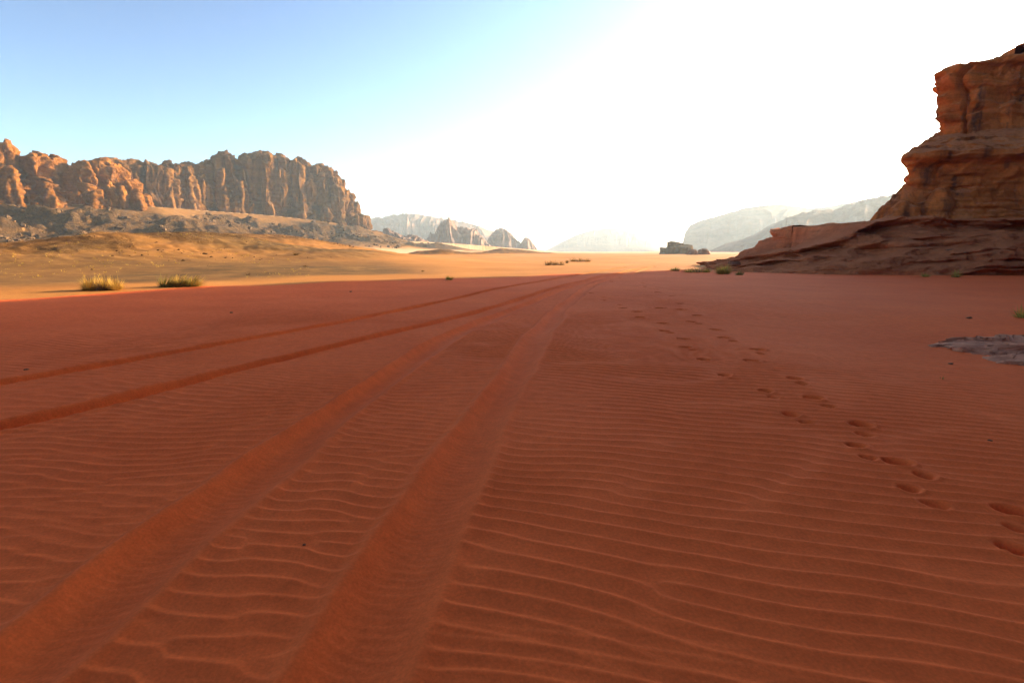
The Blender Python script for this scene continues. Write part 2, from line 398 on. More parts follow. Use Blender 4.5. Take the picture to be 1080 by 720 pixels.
def build_ground():
    # rows in distance, columns in bearing, finest where the sand is near
    rr = [.35]
    while rr[-1] < 6000:
        r = rr[-1]
        if r < 1.6: dr = .05
        elif r < 50: dr = max(.0105, min(r*r/1500, .03+r*r/6000))
        else: dr = r*max(.0075, .004*(r/300)**.8)
        rr.append(r+dr)
    rr = np.array(rr)
    rr[rr > 6000] = 6000
    fine = np.arange(-47.5, 47.5, .125)
    coarse = np.concatenate([np.arange(47.5, 70, .5), np.arange(70, 290, 2.), np.arange(290, 312.5, .5)])
    th = np.radians(np.concatenate([fine, coarse]))
    RR, TH = np.meshgrid(rr, th, indexing='ij')
    X, Y = (RR*np.sin(TH)).ravel(), (RR*np.cos(TH)).ravel()
    Z = ground_height(X, Y)
    nu, nv = len(th), len(rr)
    V = np.stack([X, Y, Z], 1)
    V = np.vstack([V, [[0, 0, 0]]])
    fq = grid_faces(nu, nv, True)[:, ::-1]
    i = np.arange(nu); tri = np.stack([i, np.full(nu, nu*nv), (i+1) % nu], 1)
    tri = tri[:, [0, 1, 2]]
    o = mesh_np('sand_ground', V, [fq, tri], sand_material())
    tag(o, kind='structure', label='rippled red desert sand with wheel ruts and footprints, golden plain beyond')
    me = o.data
    x, y, z = V.T
    r = np.hypot(x, y)
    hh = np.zeros(x.shape)
    for pts, dw, fw, bw in HILLS: hh = np.maximum(hh, crest_hill(x, y, pts, dw, fw, bw))
    q, zb, side = wall_dist(x, y)
    # red sand on this side; its colour edge painted along the cast shadow's edge
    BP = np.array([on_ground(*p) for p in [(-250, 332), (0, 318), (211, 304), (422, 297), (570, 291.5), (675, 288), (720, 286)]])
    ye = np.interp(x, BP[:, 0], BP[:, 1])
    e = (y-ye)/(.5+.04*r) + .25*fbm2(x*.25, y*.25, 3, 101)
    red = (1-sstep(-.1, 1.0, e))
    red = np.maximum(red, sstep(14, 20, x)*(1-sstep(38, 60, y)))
    tal = np.where(side >= 0, .58*np.exp(-(q/34.)**1.25)+.42*np.exp(-(q/95.)**2.2), 0)*sstep(660, 560, y)
    st = 1.5*sstep(.10, .26, tal)*(1-.9*sstep(.70, .85, tal+.08*fbm2(x*.05, y*.05, 3, 103)))
    crest = sstep(.55, 1.0, hh/4.2+.18*fbm2(x*.06, y*.06, 3, 107))
    st = np.maximum(st, .75*sstep(1.0, 3.0, hh)*sstep(-.35, .4, fbm2(x*.05, y*.05, 4, 109))*(r < 100))
    st = np.maximum(st, .5*crest)
    st = np.maximum(st, .95*sstep(.2, .7, hh)*(r > 170))
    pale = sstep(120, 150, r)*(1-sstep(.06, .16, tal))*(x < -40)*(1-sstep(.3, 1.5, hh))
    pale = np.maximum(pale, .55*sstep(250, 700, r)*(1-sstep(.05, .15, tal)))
    brown = np.clip(sstep(.5, 1.6, hh)*(.75+.5*fbm2(x*.06, y*.06, 3, 111)), 0, 1)*(1-.35*sstep(85, 100, r))
    e2 = y-(20.5+1.12*(x+18))+4*fbm2(x*.12, y*.12, 3, 113)
    brown = np.maximum(brown, .9*sstep(2, 9, e2)*(1-sstep(74, 92, r))*sstep(-.06, -.25, x/np.maximum(y, 1))*(.8+.4*fbm2(x*.1, y*.05, 3, 112)))
    brown = np.clip(np.maximum(brown, .8*sstep(.05, .2, tal)), 0, 1)
    for n, a in (('brown_slope', brown), ('shaded_red_sand', red), ('stony', st), ('pale_sand', pale)):
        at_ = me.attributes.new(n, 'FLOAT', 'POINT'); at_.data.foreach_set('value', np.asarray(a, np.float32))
    return o
build_ground()
def gz(x, y, detail=False):
    return float(ground_height(np.array([x]), np.array([y]), detail)[0])

# ------------------------------------------------------------------ rock masses
def blob(c, rx, ry, ang, z0, z1, taper=.8, dome=.35, n=28, m=14, sq=2.6, seed=0):
    """closed tapering pillar with a rounded top; returns verts, quads, caps as tris"""
    g = np.random.default_rng(seed)
    a = np.linspace(0, 2*math.pi, n, endpoint=False)
    ca, sa = np.cos(a), np.sin(a)
    rad = 1/(np.abs(ca)**sq+np.abs(sa)**sq)**(1/sq)
    rad = rad*(1+.07*np.sin(2*a+g.uniform(0, 6))+.05*np.sin(3*a+g.uniform(0, 6)))
    V = []
    for i in range(m):
        t = i/(m-1)
        s = 1-(1-taper)*t
        d = max(0, (t-(1-dome))/dome)
        s *= math.sqrt(max(1-d*d, 0))*.98+.02
        X, Y = ca*rad*rx*s, sa*rad*ry*s
        V.append(np.stack([c[0]+X*math.cos(ang)-Y*math.sin(ang), c[1]+X*math.sin(ang)+Y*math.cos(ang), np.full(n, z0+(z1-z0)*t)], 1))
    V = np.vstack(V); q = grid_faces(n, m, True)
    b0, b1 = len(V), len(V)+1
    V = np.vstack([V, [[c[0], c[1], z0], [c[0], c[1], z1]]])
    i = np.arange(n); t0 = np.stack([(i+1) % n, i, np.full(n, b0)], 1); t1 = np.stack([(m-1)*n+i, (m-1)*n+(i+1) % n, np.full(n, b1)], 1)
    return V, q, np.vstack([t0, t1])
def fuse(blobs, voxel):
    """one continuous surface round all pillars"""
    Vs, Qs, Ts, k = [], [], [], 0
    for V, q, t in blobs:
        Vs.append(V); Qs.append(q+k); Ts.append(t+k); k += len(V)
    o = mesh_np('fused', np.vstack(Vs), [np.vstack(Qs), np.vstack(Ts)], None)
    md = o.modifiers.new('remesh', 'REMESH'); md.mode = 'VOXEL'; md.voxel_size = voxel
    dg = bpy.context.evaluated_depsgraph_get()
    me = bpy.data.meshes.new_from_object(o.evaluated_get(dg))
    n = len(me.vertices); V = np.empty(n*3, np.float32); me.vertices.foreach_get('co', V)
    NN = np.empty(n*3, np.float32); me.vertex_normals.foreach_get('vector', NN)
    lt = np.empty(len(me.polygons), np.int32); me.polygons.foreach_get('loop_total', lt)
    vi = np.empty(len(me.loops), np.int32); me.loops.foreach_get('vertex_index', vi)
    src = o.data
    bpy.data.objects.remove(o); bpy.data.meshes.remove(src); bpy.data.meshes.remove(me)
    Fl = []
    if (lt == 4).all(): Fl = [vi.reshape(-1, 4)]
    else:
        st = np.concatenate([[0], np.cumsum(lt)[:-1]])
        for kk in (3, 4):
            s = st[lt == kk]
            if len(s): Fl.append(vi[s[:, None]+np.arange(kk)])
    return V.reshape(-1, 3).astype(float), NN.reshape(-1, 3).astype(float), Fl
def weather(V, NN, s, flute=1., strata=.4, lump=.8, seed=0):
    x, y, z = V.T
    wx, wy = x+s*.6*noise3(x/s/3, y/s/3, z/s/3, seed+1), y+s*.6*noise3(x/s/3+9, y/s/3, z/s/3, seed+2)
    fl = ridge3(wx/s/1.5, wy/s/1.5, z/s/16, 3, seed+3)
    beds = noise3(x/s/6, y/s/6, z/s*1.3, seed+5)+.6*noise3(x/s/3, y/s/3, z/s*3.4, seed+6)
    lm = fbm3(x/s, y/s, z/s*.8, 5, seed+7, .55)
    crack = -np.exp(-(noise3(wx/s/2.2, wy/s/2.2, z/s/14, seed+9)/.07)**2)
    d = s*(flute*.32*(fl-.5)+strata*.28*beds+lump*.34*lm+flute*.7*crack)
    up = np.abs(NN[:, 2])
    return V+NN*(d*(1-.55*up))[:, None]

# --- left: orange ridge, left end of the valley wall, nearest
def pillar(px0, px1, ytop, depth, back=1.0, ang=0., base=None, taper=.8, dome=.3, seed=0, shift=0., sq=2.6):
    pc = (px0+px1)/2
    c = at(pc, 265, depth); w = (px1-px0)/2*depth/600*1.0
    z1 = z_at(ytop, depth)
    zb = base if base is not None else -2
    # local x across the view, local y in depth: turn to face the sight line
    th = math.atan2(c[0], c[1])
    cx, cy = c[0]+math.sin(th)*shift, c[1]+math.cos(th)*shift
    return blob((cx, cy), w, w*back, -th+ang, zb, z1, taper, dome, sq=sq, seed=seed)
def rd(pc): return float(np.interp(pc, [-200, -30, 160], [248, 286, 340]))
ridge_cols = [(-215, -150, 150, 5), (-165, -95, 158, 8), (-110, -55, 144, 6), (-70, -20, 152, 4), (-30, 9, 146, 4), (11, 31, 143.5, 0), (26, 48, 166, 16), (40, 66, 157, 2), (56, 80, 160, 6), (66, 96, 172, 14), (88, 118, 167, 6),
              (104, 134, 164.5, 8), (122, 144, 171, 6), (136, 155, 186, 4), (148, 166, 203, 2)]
B = [pillar(a, b, yt, rd((a+b)/2)+dd, back=1.9, taper=.84, dome=.2, seed=i, shift=8, ang=R(-15), sq=2.2) for i, (a, b, yt, dd) in enumerate(ridge_cols)]
B += [pillar(a, b, yt, rd((a+b)/2)-10, back=1.3, taper=.6, dome=.35, seed=60+i) for i, (a, b, yt) in enumerate([(-5, 8, 178), (14, 30, 176), (33, 42, 192), (44, 58, 180), (58, 70, 190), (72, 82, 196), (90, 102, 186), (104, 116, 194), (116, 128, 186), (130, 140, 196), (142, 156, 206), (6, 16, 200), (-40, -20, 180)])]
V, NN, Fl = fuse(B, .62)
V = weather(V, NN, 5.5, 1.5, .35, .7, 11); V = weather(V, NN, 2.2, 1.4, .7, 1.1, 12)
o = mesh_np('cliff', V, Fl, M_left, origin=(*at(80, 215, 300)[:2], 26))
tag(o, 'craggy orange sunlit cliff at far left, lower and rougher than the columned one beside it', 'cliff')

# --- left: tall columned massif
def md_(pc): return float(np.interp(pc, [120, 400, 420], [392, 548, 580]))
mas = [(112, 150, 165), (134, 168, 166.5), (150, 186, 167.5), (172, 205, 168), (192, 222, 169), (208, 232, 168.5), (222, 238, 165.5), (233, 258, 157), (252, 279, 160), (269, 301, 156), (286, 312, 157.5),
       (309, 333, 163), (322, 345, 178), (333, 357, 170), (346, 366, 181), (360, 376, 199), (370, 383, 210), (364, 389, 223), (380, 402, 243), (392, 414, 250)]
B = [pillar(a, b, yt, md_((a+b)/2), back=2.0, taper=.91, dome=.12, seed=100+i, shift=14, ang=R(-12), sq=2.15) for i, (a, b, yt) in enumerate(mas)]
front = [(236, 246, 174), (246, 256, 178), (254, 265, 187), (263, 274, 197), (278, 291, 168), (293, 307, 172), (313, 325, 170), (325, 337, 188), (339, 349, 178), (352, 363, 192), (204, 213, 182), (180, 190, 178), (216, 226, 178)]
B += [pillar(a, b, yt, md_((a+b)/2)-9, back=1.2, taper=.78, dome=.2, seed=140+i, shift=5, sq=2.1) for i, (a, b, yt) in enumerate(front)]
V, NN, Fl = fuse(B, .72)
V = weather(V, NN, 5.0, 2.4, .25, .35, 23); V = weather(V, NN, 2.2, 1.3, .55, .6, 24)
o = mesh_np('columned_cliff', V, Fl, M_massif, origin=(*at(290, 226, 430)[:2], 28))
tag(o, 'tall brown cliff of rounded vertical columns and deep clefts behind the golden hill', 'cliff')

# --- distant ranges
def range_mesh(name, prof, depth, thick, label, cat, kind=None, mat=M_far, seed=0, nu=420, nv=70, rough=1.0, skew=0., sharp=1.0, steep=.5):
    prof = np.array(prof, float)
    px = np.linspace(prof[0, 0], prof[-1, 0], nu)
    ht = np.interp(px, prof[:, 0], prof[:, 1])
    v = np.linspace(-1, 1, nv)
    PX, VV = np.meshgrid(px, v)
    D = depth + skew*(PX-px.mean())
    X = (PX-540)/600*D*1.0125
    zt = EYE+(HZ-np.interp(PX, prof[:, 0], prof[:, 1]))/600*D*1.0
    H = zt+4
    fr = np.clip(1-np.abs(VV), 0, 1)
    shape = np.where(VV < 0, fr**steep*.75+.25*fr**1.4, fr**.8)
    s = H.max()*.35
    gul = ridge3(X/s+.5*noise2(X/s, VV*1.5, seed), VV*1.3, .5, 4, seed+1)
    Z = -4+H*np.clip(shape+rough*.16*(gul-.5)*np.clip(1-fr, 0, 1)*fr*3, 0, 1)
    Yy = D+thick*VV
    s2 = H.max()*.2
    Yy = Yy-np.clip(1-VV*VV, 0, 1)*rough*s2*1.2*(gul-.3)*sstep(0, .4, 1-fr)
    Z += rough*H*.022*fbm3(X/s2*2, Yy/s2, Z/s2, 4, seed+4)*(Z > 0)
    Z += rough*H*.035*(fr > .9)*fbm2(X/s2*3.0, X*0, 4, seed+6)
    scale = Yy/D; X = X*scale
    V = np.stack([X.ravel(), Yy.ravel(), Z.ravel()], 1)
    c = V[:, :2].mean(0)
    o = mesh_np(name, V, grid_faces(nu, nv), mat, origin=(c[0], c[1], 0))
    tag(o, label, cat, kind=kind); return o
range_mesh('jagged_peak', [(444, 262), (450, 255), (456, 247), (461, 246), (466, 238), (471, 233), (475, 232), (480, 235), (486, 242), (494, 241), (502, 242), (510, 250), (514, 256), (522, 262)], 960, 100,
           'jagged pale pink rock peak, left one of the two hazy peaks behind the golden plain', 'mountain', seed=200, rough=1.7, steep=.35)
range_mesh('rounded_peak', [(508, 262), (514, 255), (519, 247), (526, 241), (532, 241), (538, 246), (545, 253), (549, 256), (553, 251), (557, 251), (562, 257), (567, 264)], 1080, 100,
           'grey blue rounded rock peak dropping to the plain right of the pink jagged peak', 'mountain', seed=210, rough=1.2, steep=.35)
range_mesh('low_rock_bluff', [(404, 262), (408, 244), (414, 241), (420, 246), (428, 249), (440, 248), (446, 251), (454, 255), (462, 262)], 680, 45,
           'low pinkish rock bluff at the foot of the tall columned cliff', 'rock', seed=220, rough=1.2, steep=.3)
range_mesh('mountain_range', [(360, 250), (386, 235), (400, 231), (420, 228), (432, 226.5), (438, 225), (446, 227), (462, 230), (480, 233), (500, 237), (520, 244), (540, 254), (556, 263)], 1750, 260,
           'long pale mountain range behind the jagged pink peak', 'mountain', 'structure', seed=230, rough=.7)
range_mesh('faint_mountain', [(575, 264), (590, 256), (606, 248), (622, 243), (640, 241), (662, 243), (680, 250), (690, 258), (700, 264)], 2300, 350,
           'almost vanished mountain low in the white glow', 'mountain', 'structure', seed=240, rough=.25)
range_mesh('pale_mountain', [(708, 264), (715, 257), (717, 246), (722, 238), (734, 233), (752, 228), (772, 222), (788, 219), (806, 217), (824, 218), (842, 221), (862, 219), (884, 215), (905, 211), (930, 208), (960, 206), (1000, 208), (1060, 216)], 1400, 230,
           'pale hazy flat topped mountain left of the red cliff', 'mountain', 'structure', seed=250, rough=.3, steep=.5)
range_mesh('grey_mountain', [(744, 264), (760, 257), (778, 252), (790, 247), (804, 238), (820, 231), (834, 226), (850, 222.5), (866, 222), (882, 217), (900, 212), (918, 208), (930, 206), (960, 198), (1000, 190), (1060, 200)], 820, 150,
           'darker grey hazy mountain slope rising behind the red cliff ledges', 'mountain', 'structure', seed=260, rough=.45, steep=.6)

# --- small outcrop on the plain
B = [pillar(a, b, yt, d, back=1.0, taper=.9, dome=.12, sq=3, seed=300+i, base=-2) for i, (a, b, yt, d) in enumerate([(696, 708, 260.5, 330), (703, 714, 254, 330), (709, 721, 255.5, 333), (716, 730, 258, 336), (704, 731, 259, 328)])]
V, NN, Fl = fuse(B, .35); V = weather(V, NN, 1.4, .6, .9, .6, 31)
o = mesh_np('rock_outcrop', V, Fl, M_dark, origin=(*at(713, 264, 330)[:2], 0))
tag(o, 'small dark flat topped rock outcrop alone on the plain under the pale mountain', 'rock')
B = [pillar(a, b, yt, d, back=1.0, taper=.7, dome=.6, seed=310+i, base=-2) for i, (a, b, yt, d) in enumerate([(724, 738, 262.3, 240), (734, 750, 261.5, 243)])]
V, NN, Fl = fuse(B, .3); V = weather(V, NN, 1.6, .5, .6, .8, 37)
o = mesh_np('rock_outcrop', V, Fl, M_boulder, origin=(*at(736, 264, 240)[:2], 0))
tag(o, 'very low rounded rock between the small outcrop and the red cliff ledges', 'rock')

# ------------------------------------------------------------------ right: stepped red cliff, lofted tier by tier
def tier(name, plan, spine, prof, zfun, mat, parent, nu_front, s, seed, flute=.5, strata=.6, lump=.6, dense=(0, 1), roofz=None):
    """plan: closed outline (list of x, y), spine: two points; prof: list of (h, inset m), h 0..1 of the height given by zfun(x, y) -> (z0, z1)"""
    P = catmull(list(plan)+[plan[0]], 24)[:-1]
    seg = np.hypot(*np.diff(np.vstack([P, P[:1]]), axis=0).T); L = np.concatenate([[0], np.cumsum(seg)])
    # denser where the photo sees it
    w = np.where((P[:, 0] < 62) & (P[:, 1] < 75), 6., 1.); cw = np.concatenate([[0], np.cumsum(seg*w)])
    t = np.interp(np.linspace(0, cw[-1], nu_front, endpoint=False), cw, L)
    PX = np.interp(t, L, np.append(P[:, 0], P[0, 0])); PY = np.interp(t, L, np.append(P[:, 1], P[0, 1]))
    a, b = np.array(spine[0], float), np.array(spine[1], float); d = b-a
    q = np.clip(((PX-a[0])*d[0]+(PY-a[1])*d[1])/(d@d), 0, 1)
    SX, SY = a[0]+q*d[0], a[1]+q*d[1]
    DX, DY = SX-PX, SY-PY; DL = np.hypot(DX, DY); DX, DY = DX/DL, DY/DL
    prof = np.array(prof, float)
    # resample the profile by its own length
    ref = 10.0
    pl = np.concatenate([[0], np.cumsum(np.hypot(np.diff(prof[:, 0])*ref, np.minimum(np.abs(np.diff(prof[:, 1])), 8)))])
    tt = np.linspace(0, pl[-1], 230); hh = np.interp(tt, pl, prof[:, 0]); ii = np.interp(tt, pl, prof[:, 1])
    k = np.ones(7)/7
    h2 = np.convolve(np.pad(hh, 3, 'edge'), k, 'valid'); i2 = np.convolve(np.pad(ii, 3, 'edge'), k, 'valid'); i2[-1] = ii[-1]
    rows = []
    z0, z1 = zfun(PX, PY)
    for h, ins in zip(h2, i2):
        f = np.minimum(ins, DL*.995)
        rows.append(np.stack([PX+DX*f, PY+DY*f, z0+(z1-z0)*h], 1))
    V = np.vstack(rows)
    x, y, z = V.T
    ON = np.tile(np.stack([-DX, -DY], 1), (len(h2), 1))
    wz = z+.5*noise2(x*.08, y*.08, seed+2)
    beds = noise3(x*.06/s, y*.06/s, wz*1.1/s, seed+5)+.7*noise3(x*.15/s, y*.15/s, wz*2.9/s, seed+6)+.4*noise3(x*.4/s, y*.4/s, wz*7/s, seed+8)
    beds = .45*beds+.75*np.tanh(beds*5)
    beds = np.where(np.abs(beds) > .3, beds, beds*1.6)
    lm = fbm3(x*.35/s, y*.35/s, z*.45/s, 6, seed+7, .55)
    wx = x+.8*noise3(x*.2, y*.2, z*.2, seed+11)+.25*noise3(x*.9, y*.9, z*.9, seed+12)
    fl = ridge3(wx*.28/s, y*.28/s, z*.05/s, 3, seed+3)
    crack = -np.exp(-(noise3(wx*.16/s, y*.16/s, z*.035/s, seed+9)/.05)**2)
    cav = -np.clip(noise3(x*.30/s, y*.30/s, wz*.8/s, seed+13)-.28, 0, 1)*3
    dd = s*(strata*.42*beds+lump*.55*lm+flute*.35*(fl-.5)+flute*1.1*crack+lump*1.1*cav+.22*np.round(3*noise3(x*.55/s, y*.55/s, z*1.3/s, seed+19))/3+.10*np.tanh(4*noise3(x*1.1/s, y*1.1/s, z*2.2/s, seed+17)))
    roof = np.repeat(sstep(.97, 1.0, h2)*sstep(4, 9, i2), len(PX))
    edge = np.repeat(sstep(0, .03, np.arange(len(h2))/len(h2)), len(PX))
    V[:, :2] += ON*(dd*(1-roof)*edge)[:, None]
    V[:, 2] += s*.22*lm*edge + (roofz(V[:, 0], V[:, 1])*roof if roofz else 0)
    nu, nv = len(PX), len(h2)
    return mesh_np(name, V, grid_faces(nu, nv, True), mat, origin=(np.mean(PX), np.mean(PY), 0), parent=parent)
root = empty('stepped_cliff', (60, 60, 0))
tag(root, 'big red sandstone cliff in three stepped tiers, in shade at the right edge', 'cliff')
# base ledges
def zb_fun(x, y):
    px = 540+600*x/np.maximum(y, 20)
    top = np.interp(x, [12, 14.5, 17, 20, 23, 26, 28.5, 31, 60], [.3, .9, 1.5, 1.8, 2.3, 3.0, 4.0, 4.25, 4.6])
    return np.full(x.shape, -1.0), top
tier('base_ledges', [(13.6, 51), (14.6, 46), (17.5, 41.5), (23, 39), (30, 38.2), (40, 38.6), (50, 37.6), (58, 33), (64, 22), (68, 2), (74, -38), (165, -42), (176, 30), (166, 100), (80, 100), (40, 84), (22, 66), (15.5, 57)], ((30, 62), (120, 58)),
     [(0, 0), (.22, .1), (.30, .8), (.34, 1.9), (.48, 2.3), (.55, 3.6), (.60, 5.0), (.70, 5.6), (.76, 7.4), (.80, 9.0), (.86, 9.6), (.90, 9.0), (.975, 8.7), (1.0, 9.6), (1.0, 60)], zb_fun, M_ledge, root, 1300, .75, 500, flute=.12, strata=1.25, lump=1.1)
# middle wall
def zm_fun(x, y):
    return np.full(x.shape, 3.2), np.interp(x, [36, 42, 60, 100, 200], [10.8, 11.0, 12.0, 15, 18])
tier('middle_wall', [(41.4, 61.5), (38.2, 57.6), (40.0, 55.6), (47, 54.0), (56, 53.2), (66, 50.5), (74, 42), (78, 26), (82, 2), (88, -34), (160, -38), (170, 30), (158, 92), (80, 92), (56, 82), (47.5, 69)], ((52, 68), (122, 56)),
     [(0, 0), (.10, .35), (.25, 1.1), (.5, 1.8), (.72, 1.75), (.84, 1.2), (.90, -.1), (.95, -.55), (1.0, -.2), (1.02, .6), (1.10, 2.2), (1.22, 5.0), (1.34, 8.5), (1.38, 60)], zm_fun, M_right, root, 1000, 1.0, 520, flute=.35, strata=.35, lump=.45)
# cap block
def zc_fun(x, y):
    return np.full(x.shape, 11.5), np.interp(x, [44, 48, 52, 58, 64, 76], [20.0, 20.7, 21.5, 23.0, 24.4, 26]) + 95*sstep(.95, 1.32, x/np.maximum(y, 12))  # extra rise out of view, added to block bright sky near the sun
tier('cap_block', [(47.9, 67.4), (45.0, 63.6), (47.0, 61.9), (55, 60.6), (62, 60), (72, 57), (82, 46), (86, 28), (92, 4), (100, -30), (150, -32), (160, 30), (150, 86), (80, 86), (60, 82), (53, 74)], ((58, 70), (122, 54)),
     [(0, 0), (.2, .2), (.45, .75), (.65, .6), (.8, .45), (.9, .1), (.95, -.45), (.985, -.4), (1.0, .4), (1.04, 3), (1.08, 8), (1.1, 60)], zc_fun, M_right, root, 1000, 1.0, 540, flute=.9, strata=.5, lump=.8)
# sloping buttress on the left of the middle wall
B = [blob((42.0, 58.6), 9.6, 4.6, R(5), -1, 9.8, .10, .2, n=36, sq=2.1, seed=1), blob((38.2, 57.0), 4.9, 3.4, R(-12), -1, 6.4, .25, .4, n=36, sq=2.1, seed=2), blob((41.2, 56.6), 2.4, 2.2, R(20), -1, 7.6, .3, .4, seed=3)]
V, NN, Fl = fuse(B, .16); V = weather(V, NN, 1.6, .5, .55, .7, 41)
mesh_np('sloping_buttress', V, Fl, M_right, origin=(36, 60, 0), parent=root)

B = [blob((cx, cy), rx, ry, R(a), -2, h, .93, .12, n=36, seed=900+i) for i, (cx, cy, rx, ry, a, h) in enumerate([(88, -30, 20, 18, 0, 40), (66, -42, 20, 17, 10, 34), (44, -45, 19, 18, -8, 30), (22, -44, 18, 17, 5, 27), (2, -45, 17, 16, -5, 25), (-18, -47, 16, 15, 8, 20), (-36, -52, 15, 14, 0, 14)])]  # added wall behind the camera, unseen; blocks sky light from the back
V, NN, Fl = fuse(B, 1.1); V = weather(V, NN, 6.0, .9, .5, .7, 47)
mesh_np('added_back_wall', V, Fl, M_ledge, origin=(30, -45, 0), parent=root)

def boulder(name, c, size, mat, seed, label=None, cat='boulder', group=None, parent=None, flat=.7):
    n, m = 26, 15
    a = np.linspace(0, 2*math.pi, n, endpoint=False); p = np.linspace(-math.pi/2, math.pi/2, m)
    A, Pp = np.meshgrid(a, p)
    D = np.stack([np.cos(Pp)*np.cos(A), np.cos(Pp)*np.sin(A), np.sin(Pp)], -1).reshape(-1, 3)
    r = 1+.35*fbm3(D[:, 0]*1.3+seed*3.1, D[:, 1]*1.3, D[:, 2]*1.3, 4, seed)
    V = D*r[:, None]*np.array(size)
    V[:, 2] = np.where(V[:, 2] < 0, V[:, 2]*.6, V[:, 2])*flat
    o = mesh_np(name, V+np.array(c), grid_faces(n, m, True), mat, origin=c, parent=parent)
    if label: tag(o, label, cat, group)
    return o
# knob of rock on the very top of the cliff
p = at(1076, 61, 62.5)
B = [blob(p[:2]+np.array(q), w, w, 0, p[2]-1.6, p[2]+h, .8, .5, seed=i) for i, (q, w, h) in enumerate([((0, 0), .42, .15), ((.55, 0), .5, .45), ((-.5, .2), .3, -.15), ((1.3, .2), .6, .2)])]
V, NN, Fl = fuse(B, .07); V = weather(V, NN, .5, .3, .6, .8, 55)
o = mesh_np('rock_pinnacle', V, Fl, M_right, origin=p, parent=None)
tag(o, 'little knob of stacked rock on the very top of the red cliff', 'rock')

# --- flat slab of bare rock in the sand at the right
sl = np.array([on_ground(*q) for q in [(982, 364), (1000, 360), (1022, 358), (1050, 356), (1080, 355), (1150, 352), (1260, 356), (1330, 380), (1240, 400), (1140, 394), (1085, 386), (1066, 382), (1050, 381), (1030, 375), (1005, 369)]])
P = catmull(list(sl)+[sl[0]], 14)[:-1]; c = P.mean(0); rows = []
for k, (f, h) in enumerate([(1.0, -.08), (1.0, .01), (.975, .035), (.95, .04), (.9, .06), (.86, .062), (.82, .085), (.75, .09), (.66, .1), (.55, .115), (.4, .12), (.2, .125), (.02, .125)]):
    Q = c+(P-c)*f; q0 = Q[:, 0]; q1 = Q[:, 1]
    Q = Q+.20*np.stack([fbm2(q0*1.6, q1*1.6, 6, 401, .6), fbm2(q0*1.6, q1*1.6, 6, 402, .6)], 1)
    zz = ground_height(Q[:, 0], Q[:, 1], False)
    rows.append(np.stack([Q[:, 0], Q[:, 1], zz+h*.7-.012+(.05*fbm2(q0*1.2, q1*5, 5, 403) if h > 0 else 0)], 1))
o = mesh_np('rock_slab', np.vstack(rows), grid_faces(len(P), len(rows), True), M_slab, origin=(c[0], c[1], 0))
tag(o, 'flat greyish rock slab showing through the red sand by the right edge', 'rock')

# ------------------------------------------------------------------ loose stones: countless rubble on the slopes
def rubble(name, pts, mat, seed):
    g = np.random.default_rng(seed); Vs, Fs, k = [], [], 0
    n, m = 7, 5
    a = np.linspace(0, 2*math.pi, n, endpoint=False); p = np.linspace(-1.4, 1.4, m)
    A, Pp = np.meshgrid(a, p); D = np.stack([np.cos(Pp)*np.cos(A), np.cos(Pp)*np.sin(A), np.sin(Pp)], -1).reshape(-1, 3)
    f = grid_faces(n, m, True); cap = np.array([[i for i in range(n)][::-1]])
    for x, y, z, s in pts:
        sz = s*g.uniform(.6, 1.3, 3)*np.array([1, 1, .65])
        V = D*(1+g.uniform(-.28, .28, len(D)))[:, None]*sz
        t = g.uniform(0, 6.28); V = np.stack([V[:, 0]*math.cos(t)-V[:, 1]*math.sin(t), V[:, 0]*math.sin(t)+V[:, 1]*math.cos(t), V[:, 2]], 1)
        Vs.append(V+[x, y, z+sz[2]*.2]); Fs.append(f+k); k += len(V)
    return mesh_np(name, np.vstack(Vs), np.vstack(Fs), mat, smooth=False)
g = np.random.default_rng(3)
# foothills
PX = g.uniform(-40, 425, 9000); DD = g.uniform(150, 520, 9000)
X = (PX-540)/600*DD*1.0125; Y = DD
q, zb, side = wall_dist(X, Y); tal = np.where(side >= 0, .58*np.exp(-(q/34.)**1.25)+.42*np.exp(-(q/95.)**2.2), 0)
k = (tal > .12) & (tal < .8) & (fbm2(X*.03, Y*.03, 3, 120) > -.05); X, Y = X[k][:2200], Y[k][:2200]
Z = ground_height(X, Y, False); S = .35+.9*g.random(len(X))**4*2.0
o = rubble('scree', list(zip(X, Y, Z, S)), M_dark, 5); tag(o, 'dark scree strewn over the foothills below the cliffs', kind='stuff')
# stones on the crests of the golden hill
pts = []
for pts_px, n, sp in (([(128, 266, 62), (165, 262, 64), (215, 260, 68), (250, 263, 68)], 80, 3.2), ([(150, 274, 48), (210, 272, 50), (245, 272, 52)], 70, 4.5), ([(225, 251, 110), (300, 253, 112), (330, 257, 114), (375, 264, 116)], 260, 2.0), ([(0, 282, 50), (100, 270, 60)], 60, 3.5), ([(225, 268, 80), (330, 276, 84)], 70, 4)):
    P = np.array([at(*p)[:2] for p in pts_px])
    for i in range(n):
        t = g.uniform(0, len(P)-1.001); a = int(t); q = P[a]+(P[a+1]-P[a])*(t-a)+g.normal(0, sp, 2)*np.array([1, .8])
        pts.append((q[0], q[1], .04+.12*g.random()**3))
pts = np.array(pts); Z = ground_height(pts[:, 0], pts[:, 1], False)
o = rubble('stones', list(zip(pts[:, 0], pts[:, 1], Z, pts[:, 2])), M_dark, 6); tag(o, 'dark stones strewn along the crests of the golden hill', kind='stuff')

